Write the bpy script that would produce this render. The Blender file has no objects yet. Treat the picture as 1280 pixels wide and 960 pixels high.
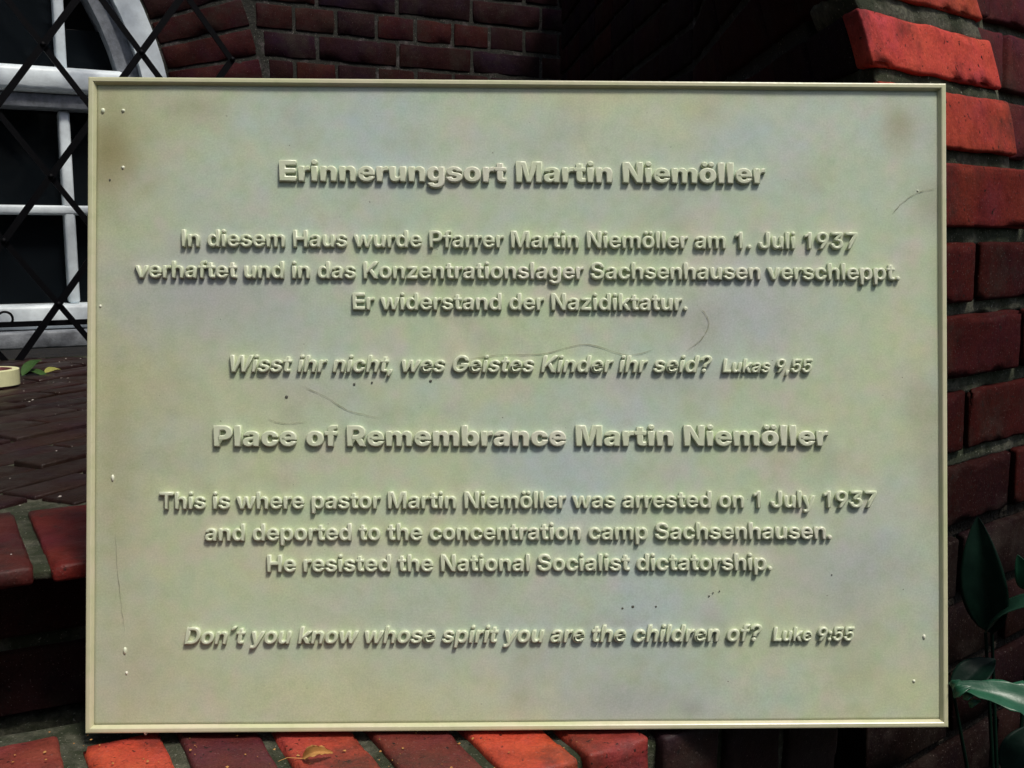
import bpy, bmesh, math, random
from mathutils import Vector, Matrix, noise
sc = bpy.context.scene
COL = sc.collection
Z0 = 0.80                                   # eye height above the garden soil
R = math.radians

# ------------------------------------------------------------------ camera
cd = bpy.data.cameras.new('camera'); cam = bpy.data.objects.new('camera', cd); COL.objects.link(cam)
cam.location = (0, 0, Z0); cam.rotation_euler = (R(82), 0, 0)
cd.sensor_width = 36; cd.lens = 36*1300/1280; cd.clip_start = 0.02; cd.clip_end = 500
sc.camera = cam
# ------------------------------------------------------------------ sky and sun (overcast daylight)
SUN_DIR = Vector((0.36, -0.42, 1.0)).normalized()
w = bpy.data.worlds.new('World'); sc.world = w; w.use_nodes = True
wn = w.node_tree.nodes; wl = w.node_tree.links
bg = wn['Background']; sky = wn.new('ShaderNodeTexSky'); sky.sky_type = 'NISHITA'; sky.sun_disc = False
sky.sun_elevation = math.asin(SUN_DIR.z); sky.sun_rotation = math.atan2(SUN_DIR.x, SUN_DIR.y)
sky.air_density = 1.0; sky.dust_density = 3.0; sky.ozone_density = 1.0
wl.new(sky.outputs[0], bg.inputs[0]); bg.inputs[1].default_value = 0.06
sd = bpy.data.lights.new('sun', 'SUN'); so = bpy.data.objects.new('sun', sd); COL.objects.link(so)
sd.energy = 1.5; sd.angle = R(11); sd.color = (1.0, 0.95, 0.86)
so.rotation_euler = SUN_DIR.to_track_quat('Z', 'Y').to_euler()
sc.view_settings.view_transform = 'Standard'; sc.view_settings.look = 'None'
sc.view_settings.exposure = 0.90; sc.view_settings.gamma = 1.0
sc.cycles.use_denoising = True

# ------------------------------------------------------------------ helpers
def tag(o, label=None, cat=None, group=None, kind=None):
    for k, v in (('label', label), ('category', cat), ('group', group), ('kind', kind)):
        if v: o[k] = v
    return o
def empty(name, loc, label, cat, group=None):
    o = bpy.data.objects.new(name, None); COL.objects.link(o); o.location = loc
    o.empty_display_size = 0.02
    return tag(o, label, cat, group)
def add(name, me, mat=None, parent=None, smooth=False):
    o = bpy.data.objects.new(name, me); COL.objects.link(o)
    if mat: me.materials.append(mat)
    if smooth:
        for p in me.polygons: p.use_smooth = True
    if parent is not None:
        o.parent = parent
        if parent.parent is None: o.matrix_parent_inverse = Matrix.Translation(parent.location).inverted() if parent.type == 'EMPTY' and parent.rotation_euler[0] == 0 else Matrix()
        else: o.matrix_parent_inverse = Matrix()
    return o
def mesh(name, V, F):
    me = bpy.data.meshes.new(name); me.from_pydata([tuple(v) for v in V], [], F); me.update(); return me

class Frame:
    def __init__(s, origin, u):
        s.o = Vector(origin); s.u = Vector(u).normalized(); s.n = Vector((s.u.y, -s.u.x, 0))
    def __call__(s, a, off, z): return s.o + s.u*a + s.n*off + Vector((0, 0, z+Z0))
FW = Frame((-.354, 3.28, 0), (math.sin(R(62)), math.cos(R(62)), 0))      # house wall
FB = Frame((.478, 1.13, 0), (.768, .640, 0))                             # right pier

def rmesh(dims, r=.003, amp=.001, res=None, seed=0, chips=0, fq=22):
    """rounded, slightly uneven block centred on 0; returns unit-less verts in metres"""
    h = [d/2 for d in dims]
    ax = []
    for k in range(3):
        e = min(r/h[k], .45)
        lst = [-1, -1+e]
        if res:
            n = max(1, round((dims[k]-2*r)/res))
            for i in range(1, n): lst.append(-1+e + (2-2*e)*i/n)
        lst += [1-e, 1]; ax.append(lst)
    V, F, D = [], [], {}
    off = Vector((seed*3.17 % 97, seed*1.71 % 89, seed*.77 % 83))
    def vid(i, j, k):
        key = (i, j, k)
        if key in D: return D[key]
        p = Vector((ax[0][i]*h[0], ax[1][j]*h[1], ax[2][k]*h[2]))
        q = Vector([max(-(h[m]-r), min(h[m]-r, p[m])) for m in range(3)])
        d = p-q; edge = d.length > r*1.01
        if d.length > 1e-9: p = q+d.normalized()*r
        if amp:
            nv = noise.noise_vector(p*fq+off)*amp + noise.noise_vector(p*fq*4+off)*amp*.5
            p = p+nv
            if edge and chips:
                c = noise.noise(p*38+off*2)
                if c > .12: p = p-(d.normalized()*chips*min(1, (c-.12)*4))
        D[key] = len(V); V.append(p); return D[key]
    n0, n1, n2 = len(ax[0])-1, len(ax[1])-1, len(ax[2])-1
    for i in range(n0):
        for j in range(n1):
            F.append((vid(i,j,0), vid(i,j+1,0), vid(i+1,j+1,0), vid(i+1,j,0)))
            F.append((vid(i,j,n2), vid(i+1,j,n2), vid(i+1,j+1,n2), vid(i,j+1,n2)))
        for k in range(n2):
            F.append((vid(i,0,k), vid(i+1,0,k), vid(i+1,0,k+1), vid(i,0,k+1)))
            F.append((vid(i,n1,k), vid(i,n1,k+1), vid(i+1,n1,k+1), vid(i+1,n1,k)))
    for j in range(n1):
        for k in range(n2):
            F.append((vid(0,j,k), vid(0,j,k+1), vid(0,j+1,k+1), vid(0,j+1,k)))
            F.append((vid(n0,j,k), vid(n0,j+1,k), vid(n0,j+1,k+1), vid(n0,j,k+1)))
    return V, F
SEED = [1]
def block(name, fr, s, o, z, mat, parent, r=.003, amp=.001, res=None, chips=0, warp=None, color=None, rot=0, tilt=0, smooth=True):
    SEED[0] += 1
    c = Vector(((s[0]+s[1])/2, (o[0]+o[1])/2, (z[0]+z[1])/2))
    V, F = rmesh((s[1]-s[0], o[1]-o[0], z[1]-z[0]), r, amp, res, SEED[0], chips)
    out = []
    ct, st, cr, sr = math.cos(tilt), math.sin(tilt), math.cos(rot), math.sin(rot)
    for p in V:
        x, y, q = p
        x, q = x*ct-q*st, x*st+q*ct           # turned in the wall plane
        x, y = x*cr-y*sr, x*sr+y*cr           # turned about the vertical
        a, b, d = c.x+x, c.y+y, c.z+q
        if warp: a, b, d = warp(a, b, d)
        out.append(fr(a, b, d))
    me = mesh(name, out, [f[::-1] for f in F])
    ob = add(name, me, mat, parent, smooth)
    if color: ob.color = (*color, 1)
    return ob

# ------------------------------------------------------------------ materials
def mat(name):
    m = bpy.data.materials.new(name); m.use_nodes = True
    return m, m.node_tree.nodes, m.node_tree.links, m.node_tree.nodes['Principled BSDF']
def nz(n, l, co, scale, detail=5, rough=.6, dist=0):
    t = n.new('ShaderNodeTexNoise'); t.inputs['Scale'].default_value = scale; t.inputs['Detail'].default_value = detail
    t.inputs['Roughness'].default_value = rough; t.inputs['Distortion'].default_value = dist
    l.new(co, t.inputs['Vector']); return t.outputs['Fac']
def ramp(n, l, fac, stops):
    r = n.new('ShaderNodeValToRGB'); e = r.color_ramp.elements
    while len(e) < len(stops): e.new(.5)
    for el, (p, c) in zip(e, stops):
        el.position = p; el.color = (*c, 1) if len(c) == 3 else c
    l.new(fac, r.inputs[0]); return r.outputs[0]
def mix(n, l, a, b, fac, mode='MIX'):
    m = n.new('ShaderNodeMix'); m.data_type = 'RGBA'; m.blend_type = mode
    for s_, v in ((m.inputs[0], fac), (m.inputs[6], a), (m.inputs[7], b)):
        if isinstance(v, (int, float)): s_.default_value = v
        elif isinstance(v, tuple): s_.default_value = (*v, 1)
        else: l.new(v, s_)
    return m.outputs[2]
def bump(n, l, hgt, strength, dist, prev=None):
    b = n.new('ShaderNodeBump'); b.inputs['Strength'].default_value = strength; b.inputs['Distance'].default_value = dist
    l.new(hgt, b.inputs['Height'])
    if prev: l.new(prev, b.inputs['Normal'])
    return b.outputs[0]
G = lambda v: (v, v, v)

def brick_material(name, rough=.82, wet=0):
    m, n, l, p = mat(name)
    co = n.new('ShaderNodeNewGeometry').outputs['Position']
    oi = n.new('ShaderNodeObjectInfo')
    base = oi.outputs['Color']
    blot = ramp(n, l, nz(n, l, co, 26, 6, .65), [(.3, G(.62)), (.5, G(1)), (.72, (1.12, 1.25, 1.2))])
    c = mix(n, l, base, blot, 1.0, 'MULTIPLY')
    hue = ramp(n, l, nz(n, l, co, 12, 4, .6), [(.32, (.90, .95, 1.5)), (.5, G(1)), (.66, (1.06, 1.22, .95))])
    c = mix(n, l, c, hue, 1.0, 'MULTIPLY')
    fine = ramp(n, l, nz(n, l, co, 320, 4, .7), [(.3, G(.62)), (.55, G(1.0)), (.75, G(1.25))])
    c = mix(n, l, c, fine, .75, 'MULTIPLY')
    pit = ramp(n, l, nz(n, l, co, 150, 3, .6, .4), [(.30, G(1)), (.37, G(0))])
    c = mix(n, l, c, (.012, .009, .008), pit)
    soot = ramp(n, l, nz(n, l, co, 9, 6, .7), [(.5, G(0)), (.68, G(.75))])
    c = mix(n, l, c, (.028, .022, .018), soot)
    grain = ramp(n, l, nz(n, l, co, 520, 2, .5), [(.66, G(0)), (.74, G(.5))])
    c = mix(n, l, c, mix(n, l, base, (.5, .42, .38), .35), grain)
    l.new(c, p.inputs['Base Color'])
    p.inputs['Roughness'].default_value = rough; p.inputs['Specular IOR Level'].default_value = .22 if wet else .05
    if wet:
        l.new(ramp(n, l, nz(n, l, co, 14, 5, .6), [(.35, G(rough-.3)), (.65, G(rough))]), p.inputs['Roughness'])
    b = bump(n, l, nz(n, l, co, 60, 5, .6), .5, .004)
    b = bump(n, l, nz(n, l, co, 420, 4, .7), .45, .0012, b)
    l.new(b, p.inputs['Normal'])
    return m
M_brick = brick_material('fired_brick')
M_brick_wet = brick_material('damp_fired_brick', .62, 1)

def mortar_material(name, c0, c1, moss, amount):
    m, n, l, p = mat(name)
    co = n.new('ShaderNodeNewGeometry').outputs['Position']
    c = ramp(n, l, nz(n, l, co, 90, 7, .75), [(.3, c0), (.6, c1)])
    mm = ramp(n, l, nz(n, l, co, 17, 6, .7), [(.5-amount, G(1)), (.62-amount*.3, G(0))])
    c = mix(n, l, c, moss, mm)
    gr = ramp(n, l, nz(n, l, co, 330, 2, .5), [(.66, G(0)), (.74, G(.6))])
    c = mix(n, l, c, (.45, .45, .36), gr)
    l.new(c, p.inputs['Base Color']); p.inputs['Roughness'].default_value = .95
    b = bump(n, l, nz(n, l, co, 70, 6, .75), .9, .006)
    b = bump(n, l, nz(n, l, co, 330, 5, .75), .8, .002, b)
    l.new(b, p.inputs['Normal']); return m
M_mortar = mortar_material('mossy_mortar', (.018, .018, .012), (.125, .125, .085), (.022, .030, .010), .05)
M_mortar_wall = mortar_material('lime_mortar', (.022, .018, .018), (.11, .092, .090), (.02, .02, .015), -.05)

def simple(name, col, rough=.5, spec=.5, metal=0, var=.25, scale=40, bs=.3, bd=.001):
    m, n, l, p = mat(name)
    co = n.new('ShaderNodeNewGeometry').outputs['Position']
    f = ramp(n, l, nz(n, l, co, scale, 6, .65), [(.3, G(1-var)), (.7, G(1+var*.4))])
    l.new(mix(n, l, col, f, 1.0, 'MULTIPLY'), p.inputs['Base Color'])
    p.inputs['Roughness'].default_value = rough; p.inputs['Metallic'].default_value = metal
    p.inputs['Specular IOR Level'].default_value = spec
    l.new(bump(n, l, nz(n, l, co, scale*5, 4, .6), bs, bd), p.inputs['Normal']); return m
M_white = simple('white_window_paint', (.78, .86, .90), .38, .5, 0, .18, 30, .25, .0015)
M_sillgrey = simple('grey_frame_paint', (.24, .26, .29), .6, .4, 0, .45, 45, .5, .002)  # grey tone of rebate, sash frame, transom rail and sill
M_iron = simple('black_iron', (.0015, .0015, .0025), .55, .10, 0, .4, 60, .4, .001)
M_soil = simple('dark_soil', (.020, .016, .011), .95, .2, 0, .6, 12, 1, .02)
M_tape = simple('cream_tape', (.72, .72, .42), .55, .4, 0, .12, 60)
M_core = simple('pink_cardboard_core', (.30, .10, .11), .8, .3, 0, .3, 60)
M_plaster = simple('grey_render', (.10, .095, .09), .9, .2, 0, .3, 14)
M_room = simple('dark_interior', (.012, .012, .012), .9, .1)
m, n, l, p = mat('window_glass'); M_glass = m
p.inputs['Base Color'].default_value = (.006, .008, .010, 1); p.inputs['Roughness'].default_value = .06
p.inputs['Specular IOR Level'].default_value = .09
co = n.new('ShaderNodeNewGeometry').outputs['Position']
l.new(bump(n, l, nz(n, l, co, 7, 2, .5), .12, .01), p.inputs['Normal'])

def leaf_material(name, c0, c1, rough=.35):
    m, n, l, p = mat(name)
    co = n.new('ShaderNodeNewGeometry').outputs['Position']
    l.new(ramp(n, l, nz(n, l, co, 30, 5, .6), [(.3, c0), (.7, c1)]), p.inputs['Base Color'])
    p.inputs['Roughness'].default_value = rough; p.inputs['Specular IOR Level'].default_value = .08 if rough > .45 else .4
    l.new(bump(n, l, nz(n, l, co, 130, 3, .6), .35, .001), p.inputs['Normal']); return m
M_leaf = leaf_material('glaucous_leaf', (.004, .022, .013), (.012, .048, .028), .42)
M_leaf_dark = leaf_material('shaded_leaf_tone', (.0015, .007, .005), (.004, .016, .010), .5)  # darker copy of the leaf, its shade put into the colour
M_leaf_lit = leaf_material('lit_leaf_tone', (.008, .055, .026), (.02, .10, .05), .36)  # brighter copy for leaves in the light, put into the colour
M_leaf_yellow = leaf_material('yellowing_leaf', (.20, .22, .05), (.32, .30, .09), .5)
M_hedge = leaf_material('hedge_leaf', (.02, .05, .015), (.05, .10, .03), .5)
M_dry = leaf_material('dry_leaf', (.28, .12, .035), (.55, .30, .10), .6)

# ------------------------------------------------------------------ ground
def ground():
    V, F = [], []
    N = 60; S = 60
    def g(i): t = (i/N*2-1); return S*t*abs(t)**1.6
    for i in range(N+1):
        for j in range(N+1):
            x, y = g(i), g(j); V.append((x, y, noise.noise(Vector((x*1.7, y*1.7, 0)))*.012))
    for i in range(N):
        for j in range(N):
            a = i*(N+1)+j; F.append((a, a+N+1, a+N+2, a+1))
    o = add('garden_soil', mesh('garden_soil', V, F), M_soil, None, True); tag(o, kind='structure')
ground()

rnd = random.Random(7)
RED = [(.44, .058, .034), (.40, .050, .032), (.36, .045, .030), (.30, .040, .030)]
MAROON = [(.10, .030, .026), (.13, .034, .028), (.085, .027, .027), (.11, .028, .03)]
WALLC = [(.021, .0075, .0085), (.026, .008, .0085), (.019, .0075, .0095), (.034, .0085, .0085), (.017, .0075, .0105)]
def jit(c, v=.15):
    k = 1+rnd.uniform(-v, v); return (c[0]*k, c[1]*k*(1+rnd.uniform(-.08, .08)), c[2]*k*(1+rnd.uniform(-.08, .08)))

# ------------------------------------------------------------------ house wall with arched opening
AC = (-1.623, .25); R_OUT = .964; R_RING = 1.235; SILL = -.306
wall = empty('brick_wall', FW(-.1, 0, -.31), 'dark maroon brick house wall behind the plaque, around the arched white window', 'wall')
def outside_arch(s, z, r): return math.hypot(s-AC[0], z-AC[1]) > r if z > AC[1] else abs(s-AC[0]) > r
# mortar body with the opening cut out: strips following the arch
def wall_body():
    V, F = [], []
    prof = []
    for k in range(0, 25):
        a = math.pi*k/24; prof.append((AC[0]+R_OUT*math.cos(a), AC[1]+R_OUT*math.sin(a)))
    prof = [(AC[0]+R_OUT, -.9)]+prof+[(AC[0]-R_OUT, -.9)]
    outer = []
    for (s, z) in prof:
        dx, dz = s-AC[0], z-AC[1]
        if z <= AC[1]: outer.append((AC[0]+math.copysign(3.6, dx), z))
        else:
            t = min(3.6/max(abs(dx), 1e-6), 4.0/max(dz, 1e-6)); outer.append((AC[0]+dx*t, AC[1]+dz*t))
    for (a, b) in zip(prof, outer):
        for o_ in (-.0030, -.36):
            V.append(FW(a[0], o_, a[1])); V.append(FW(b[0], o_, b[1]))
    for k in range(len(prof)-1):
        i, j = 4*k, 4*k+4
        F += [(i, i+1, j+1, j), (i+2, j+2, j+3, i+3), (i, j, j+2, i+2), (i+1, i+3, j+3, j+1)]
    bmx = mesh('mortar', V, F); add('mortar', bmx, M_mortar_wall, wall)
wall_body()
z = .592-.0772*13; row = 0
while z < .95:
    stretcher = (row % 2 == 0)
    # row containing z .515-.592 must be stretchers: index parity handled by start
    L = .2515 if stretcher else .127
    s = (-.24-.2515*5) if stretcher else (-.31-.127*10)
    while s < .86:
        s0, s1 = s, s+L-.010
        lim = .0
        e0 = outside_arch(s0, z, R_RING) and outside_arch(s0, z+.067, R_RING)
        if not (e0 and s0 > AC[0]):
            # clip the brick against the ring
            ring_s = AC[0]+math.sqrt(max(0, R_RING**2-max(0, z-AC[1])**2)) if z-AC[1] > 0 else None
            if ring_s is None: ring_s = AC[0]+R_OUT+.004
            e0 = s1 > ring_s+.03; s0 = max(s0, ring_s+.012)
        if z < AC[1] : 
            if s1 < AC[0]+R_OUT+.03: e0 = False
            elif s0 < AC[0]+R_OUT+.004: s0 = AC[0]+R_OUT+.004; e0 = True
        if e0 and s0 > AC[0]+R_OUT-.01 and s1-s0 > .03:
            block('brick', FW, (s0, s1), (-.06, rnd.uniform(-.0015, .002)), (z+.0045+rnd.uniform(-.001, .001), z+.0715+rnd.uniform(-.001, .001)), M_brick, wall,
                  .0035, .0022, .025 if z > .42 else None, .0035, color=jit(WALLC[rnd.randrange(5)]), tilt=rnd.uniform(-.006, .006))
        s += L
    z += .0772; row += 1
# voussoir ring
def ring_brick(a0, a1, r0, r1):
    SEED[0] += 1
    am = (a0+a1)/2; L = r1-r0; H = (a1-a0)*(r0+r1)/2
    V, F = rmesh((L, .06, H), .0035, .0022, .025, SEED[0], .0035)
    out = []
    for p_ in V:
        r_ = (r0+r1)/2+p_.x; a_ = am+p_.z/((r0+r1)/2)
        out.append(FW(AC[0]+r_*math.cos(a_), p_.y-.029, AC[1]+r_*math.sin(a_)))
    o = add('voussoir', mesh('voussoir', out, [f[::-1] for f in F]), M_brick, wall, True)
    o.color = (*jit(WALLC[rnd.randrange(5)]), 1)
da = .076/1.11
for k in range(16):
    a0 = .01+k*da
    ring_brick(a0+.0045, a0+da-.0045, R_OUT+.006, R_RING-.006)

# ------------------------------------------------------------------ arched window
win = empty('arched_window', FW(AC[0], -.05, SILL), 'arched white painted casement with thin glazing bars behind the black diamond grille', 'window')
def arc_band(name, r0, r1, o0, o1, m, parent):
    V, F = [], []
    pts = [(1, -.40+.0)]; N = 40
    path = [('s', 1)]+[('a', math.pi*k/N) for k in range(N+1)]+[('s', -1)]
    for kind, v in path:
        for r_ in (r0, r1):
            for o_ in (o0, o1):
                if kind == 's': V.append(FW(AC[0]+v*r_, o_, SILL+.005))
                else: V.append(FW(AC[0]+r_*math.cos(v), o_, AC[1]+r_*math.sin(v)))
    for k in range(len(path)-1):
        i, j = 4*k, 4*k+4
        F += [(i, j, j+1, i+1), (i+2, i+3, j+3, j+2), (i, i+2, j+2, j), (i+1, j+1, j+3, i+3)]
    e = len(V)-4; F += [(0, 1, 3, 2), (e, e+2, e+3, e+1)]
    return add(name, mesh(name, V, F), m, parent)
arc_band('frame', .899, .963, -.13, .004, M_white, win)
arc_band('rebate', .873, .898, -.13, -.035, M_sillgrey, win)
arc_band('sash_frame', .843, .872, -.12, -.022, M_sillgrey, win)
def wbar(name, s, o, z_, m=M_white, r=.006, par=None): return block(name, FW, s, o, z_, m, par or win, r, 0, None)
wbar('transom', (AC[0]-.842, AC[0]+.842), (-.115, .012), (.379, .447), r=.02)
wbar('transom_rail', (AC[0]-.842, AC[0]+.842), (-.115, -.012), (.340, .3785), M_sillgrey, .004)
for k in range(-2, 4):
    s0 = -.955-.27*k+.0
    if k == -2: continue
    wbar('glazing_bar', (s0, s0+.026), (-.105, -.035), (.448, .95), r=.006) if abs(s0-AC[0]) < .55 else wbar('glazing_bar', (s0, s0+.026), (-.105, -.035), (.448, .70), r=.006)
for k in range(-1, 6):
    s0 = -.958-.27*k
    if s0 < AC[0]-.8: continue
    wbar('glazing_bar', (s0, s0+.028), (-.105, -.03), (-.178, .339), r=.007)
wbar('glazing_bar', (AC[0]-.842, AC[0]+.842), (-.104, -.028), (.062, .087), r=.007)
wbar('bottom_rail', (AC[0]-.842, AC[0]+.842), (-.115, .0), (-.245, -.179), r=.012)
wbar('sill_board', (AC[0]-.90, AC[0]+.90), (-.13, .045), (-.292, -.247), M_sillgrey, .006)
# panes: one pane per opening, behind the bars
cols = [(-.93, -.70)]+[(-.957-.27*(k+1)+.028, -.958-.27*k) for k in range(0, 5)]
def pane(s, z_):
    g = block('pane', FW, s, (-.088, -.084), z_, M_glass, win, .0008, 0, None, smooth=False)
for s_ in cols:
    s_ = (max(s_[0], AC[0]-.842), s_[1]+.002 if s_[1] != -.70 else -.762)
    pane(s_, (-.178, .061)); pane(s_, (.088, .339))
    sm = max(abs(s_[0]-AC[0]), abs(s_[1]-AC[0])); top = AC[1]+math.sqrt(max(.01, .843**2-sm**2))
    pane(s_, (.448, max(.56, top)))
block('dark_room', FW, (AC[0]-.97, AC[0]+.97), (-.34, -.14), (SILL+.01, 1.14), M_room, win, .005, 0)  # solid block, the room's darkness put into its near-black colour

# ------------------------------------------------------------------ wrought iron diamond grille
gr = empty('window_grille', FW(-1.0, .12, -.31), 'black iron lattice grille with diamond mesh in front of the arched window', 'grille')
K = 1.38; P_ = .325
def node(i, j):
    a = -.145+P_*i; b = -.195+P_*j
    return (-.98+(b-a)/(2*K), (a+b)/2)
def ok(i, j): return j-i <= 4 and -1 <= i+j <= 8 and j-i >= -10
def flat_bar(name, p, q, wid, o0, th):
    d = Vector((q[0]-p[0], q[1]-p[1])); L = d.length; d.normalize(); t = Vector((-d.y, d.x))*wid/2
    V = []; N = 6
    for k in range(N+1):
        c = Vector(p)+d*L*k/N; b_ = noise.noise(Vector((c.x*3, c.y*3, o0*50)))*.003
        for (sg, oo) in ((1, o0), (-1, o0), (-1, o0+th), (1, o0+th)):
            q_ = c+t*sg; V.append(FW(q_.x, oo+b_, q_.y))
    F = [(0, 1, 2, 3), (4*N, 4*N+3, 4*N+2, 4*N+1)]
    for k in range(N):
        for m_ in range(4): F.append((4*k+m_, 4*k+4+m_, 4*k+4+(m_+1) % 4, 4*k+(m_+1) % 4))
    return add(name, mesh(name, V, F), M_iron, gr)
nodes = [(i, j) for i in range(-6, 10) for j in range(-6, 12) if ok(i, j)]
for i in sorted({a for a, b in nodes}):
    js = [b for a, b in nodes if a == i]
    if len(js) > 1: flat_bar('bar', node(i, min(js)), node(i, max(js)), .017, .124, .006)
for j in sorted({b for a, b in nodes}):
    is_ = [a for a, b in nodes if b == j]
    if len(is_) > 1: flat_bar('bar', node(min(is_), j), node(max(is_), j), .0145, .116, .006)
def rivet(s, z_, o_=.1305):
    V = []; F = []
    for k in range(8): a = k*math.pi/4; V.append(FW(s+.0075*math.cos(a), o_-.001, z_+.0075*math.sin(a)))
    for k in range(8): a = k*math.pi/4; V.append(FW(s+.005*math.cos(a), o_+.0035, z_+.005*math.sin(a)))
    V.append(FW(s, o_+.005, z_))
    for k in range(8): F += [(k, k+8, (k+1) % 8+8, (k+1) % 8), (k+8, 16, (k+1) % 8+8)]
    add('rivet', mesh('rivet', V, F), M_iron, gr, True)
for (i, j) in nodes: rivet(*node(i, j))
flat_bar('cross_bar', (-2.6, -.222), (-.62, -.219), .014, .1085, .007)
# small scroll under the bar
V = []; F = []; N = 20
for k in range(N+1):
    a = k/N*math.pi*1.7-.6; c = Vector((-1.125+.018*math.cos(a), -.205+.018*math.sin(a)))
    for m_ in range(6):
        b_ = m_*math.pi/3; rr = .003; d = Vector((math.cos(a), math.sin(a)))
        V.append(FW(c.x+d.x*rr*math.cos(b_), .112+rr*math.sin(b_), c.y+d.y*rr*math.cos(b_)))
for k in range(N):
    for m_ in range(6): F.append((6*k+m_, 6*k+6+m_, 6*k+6+(m_+1) % 6, 6*k+(m_+1) % 6))
add('scroll', mesh('scroll', V, F), M_iron, gr, True)

# ------------------------------------------------------------------ brick ledge in front of the window
ZL = -.31; ZS = -.458
ledge = empty('brick_ledge', FW(-1.1, 1.0, ZS-.34), 'broad low brick ledge with rowlock edge, lying below the window left of the plaque', 'ledge')
block('mortar', FW, (-2.3, -.62), (.02, 1.90), (-.80, ZL-.008), M_mortar, ledge, .01, .002, .06)
pitch = .1075
for k in range(-9, 6):
    s0 = -1.1765+pitch*k
    lean = .0
    block('rowlock_brick', FW, (s0+.008, s0+pitch-.008), (1.772, 2.006+rnd.uniform(-.003, .002)), (ZL-.018, ZL+rnd.uniform(-.002, .001)), M_brick_wet, ledge,
          .0035, .0015, .012 if -2 < k < 3 else .03, .003, color=(.13, .016, .013) if k == 0 else ((.075, .015, .013) if k == -1 else jit(RED[3])), rot=-.03)
# front face courses below the rowlock
block('joint', FW, (-2.3, -.62), (1.895, 1.998), (ZL-.018, ZL-.007), M_mortar, ledge, .006, .003, .012)
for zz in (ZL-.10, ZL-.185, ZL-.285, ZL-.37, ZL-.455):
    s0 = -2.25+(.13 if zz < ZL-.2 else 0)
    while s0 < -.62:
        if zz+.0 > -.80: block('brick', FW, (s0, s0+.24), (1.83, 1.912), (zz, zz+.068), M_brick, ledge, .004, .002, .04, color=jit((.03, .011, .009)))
        s0 += .255
# paving strips of the ledge top, laid askew
ang = R(62-25)      # turned from the wall direction
ca, sa = math.cos(ang), math.sin(ang)
for i in range(-24, 30):
    for j in range(-7, 9):
        u = (j+.5*(i % 2))*.25; v = i*.066
        def fits(u_, h_):
            cs = -1.1+u_*ca+v*sa; co_ = .95-u_*sa+v*ca
            return all(-2.0 < c[0] < -.66 and .06 < c[1] < 1.764 for c in [(cs+dx*ca+dy*sa, co_-dx*sa+dy*ca) for dx in (-h_, h_) for dy in (-.03, .03)])
        for (u_, h_) in ([(u, .12)] if fits(u, .12) else [(u-.0625, .0575), (u+.0625, .0575)]):
            for (u2, h2) in ([(u_, h_)] if fits(u_, h_) else [(u_-.031, .027), (u_+.031, .027)]):
                if not fits(u2, h2): continue
                cs = -1.1+u2*ca+v*sa; co_ = .95-u2*sa+v*ca
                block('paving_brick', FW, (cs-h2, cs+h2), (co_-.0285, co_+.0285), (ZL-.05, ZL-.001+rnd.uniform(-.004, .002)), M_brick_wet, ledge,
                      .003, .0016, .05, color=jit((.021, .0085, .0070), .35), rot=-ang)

# ------------------------------------------------------------------ brick step carrying the plaque
step = empty('brick_step', FW(-.95, 2.2, -.80), 'low brick step with row of red and maroon bricks directly beneath the plaque', 'step')
block('mortar', FW, (-2.3, -.455), (2.02, 2.312), (-.80, ZS-.006), M_mortar, step, .008, .003, .03)
SP = .0793
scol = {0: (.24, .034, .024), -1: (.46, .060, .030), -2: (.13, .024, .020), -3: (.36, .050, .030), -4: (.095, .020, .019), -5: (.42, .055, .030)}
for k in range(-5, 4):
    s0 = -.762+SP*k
    c = scol.get(k, jit((.022, .010, .009)))  # right end bricks near black: shade on their fronts put into the colour
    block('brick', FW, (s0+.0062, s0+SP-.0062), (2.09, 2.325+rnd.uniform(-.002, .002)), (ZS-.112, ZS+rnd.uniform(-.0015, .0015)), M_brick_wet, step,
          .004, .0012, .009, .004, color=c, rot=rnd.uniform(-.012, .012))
for (o0, o1, cc, sh) in ((2.052, 2.122, (.20, .036, .03), 0), (2.135, 2.20, (.12, .034, .028), .1), (2.213, 2.285, (.2, .04, .03), .02)):
    s1 = -1.172
    L = .20 if sh == 0 else .2
    for q in range(4):
        block('stretcher_brick', FW, (s1-L+(sh if q == 0 else 0), s1), (o0, o1), (ZS-.06, ZS+rnd.uniform(-.003, .002)), M_brick_wet, step, .005, .002, .012, .004, color=jit(cc))
        s1 -= L+.012
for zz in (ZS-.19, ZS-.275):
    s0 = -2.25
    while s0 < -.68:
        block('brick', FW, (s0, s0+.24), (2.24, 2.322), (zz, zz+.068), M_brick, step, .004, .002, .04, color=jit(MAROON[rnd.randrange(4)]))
        s0 += .255

# ------------------------------------------------------------------ right pier: leaning arch bricks, side wall, deep reveal
pier = empty('brick_pier', FB(0, -.1, -.80), 'mossy red brick pier with leaning arch end bricks at the right of the plaque', 'pier')
def lean(z_):
    if z_ <= 0: return 0
    if z_ < .26: return -z_*z_/.5
    return -(.26**2/.5+(z_-.26)*1.04)
def wS(a, b, d):                      # the upper courses lie back a little
    t = max(0, d-.085)*.25
    return (a+1.9*t, b-t, d*(1+1.65*t))
def wB(a, b, d): return wS(a+.687*(-b)+lean(d), b, d)
SL, SR = -.128, .146
rowsB = [(.3, .356), (.231, .286), (.164, .2125), (.093, .150), (.011, .078), (-.070, -.005), (-.154, -.085), (-.240, -.171), (-.3255, -.257), (-.412, -.3425), (-.4985, -.429), (-.585, -.5155), (-.6715, -.602), (-.758, -.6885)]
cB = [(.30, .05, .035), (.36, .06, .038), (.46, .060, .046), (.30, .042, .028), (.13, .018, .014), (.050, .0075, .006), (.040, .0062, .005), (.030, .005, .0042), (.018, .004, .0035)]  # rows darken downwards: shade on the lower pier put into the colour
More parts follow.
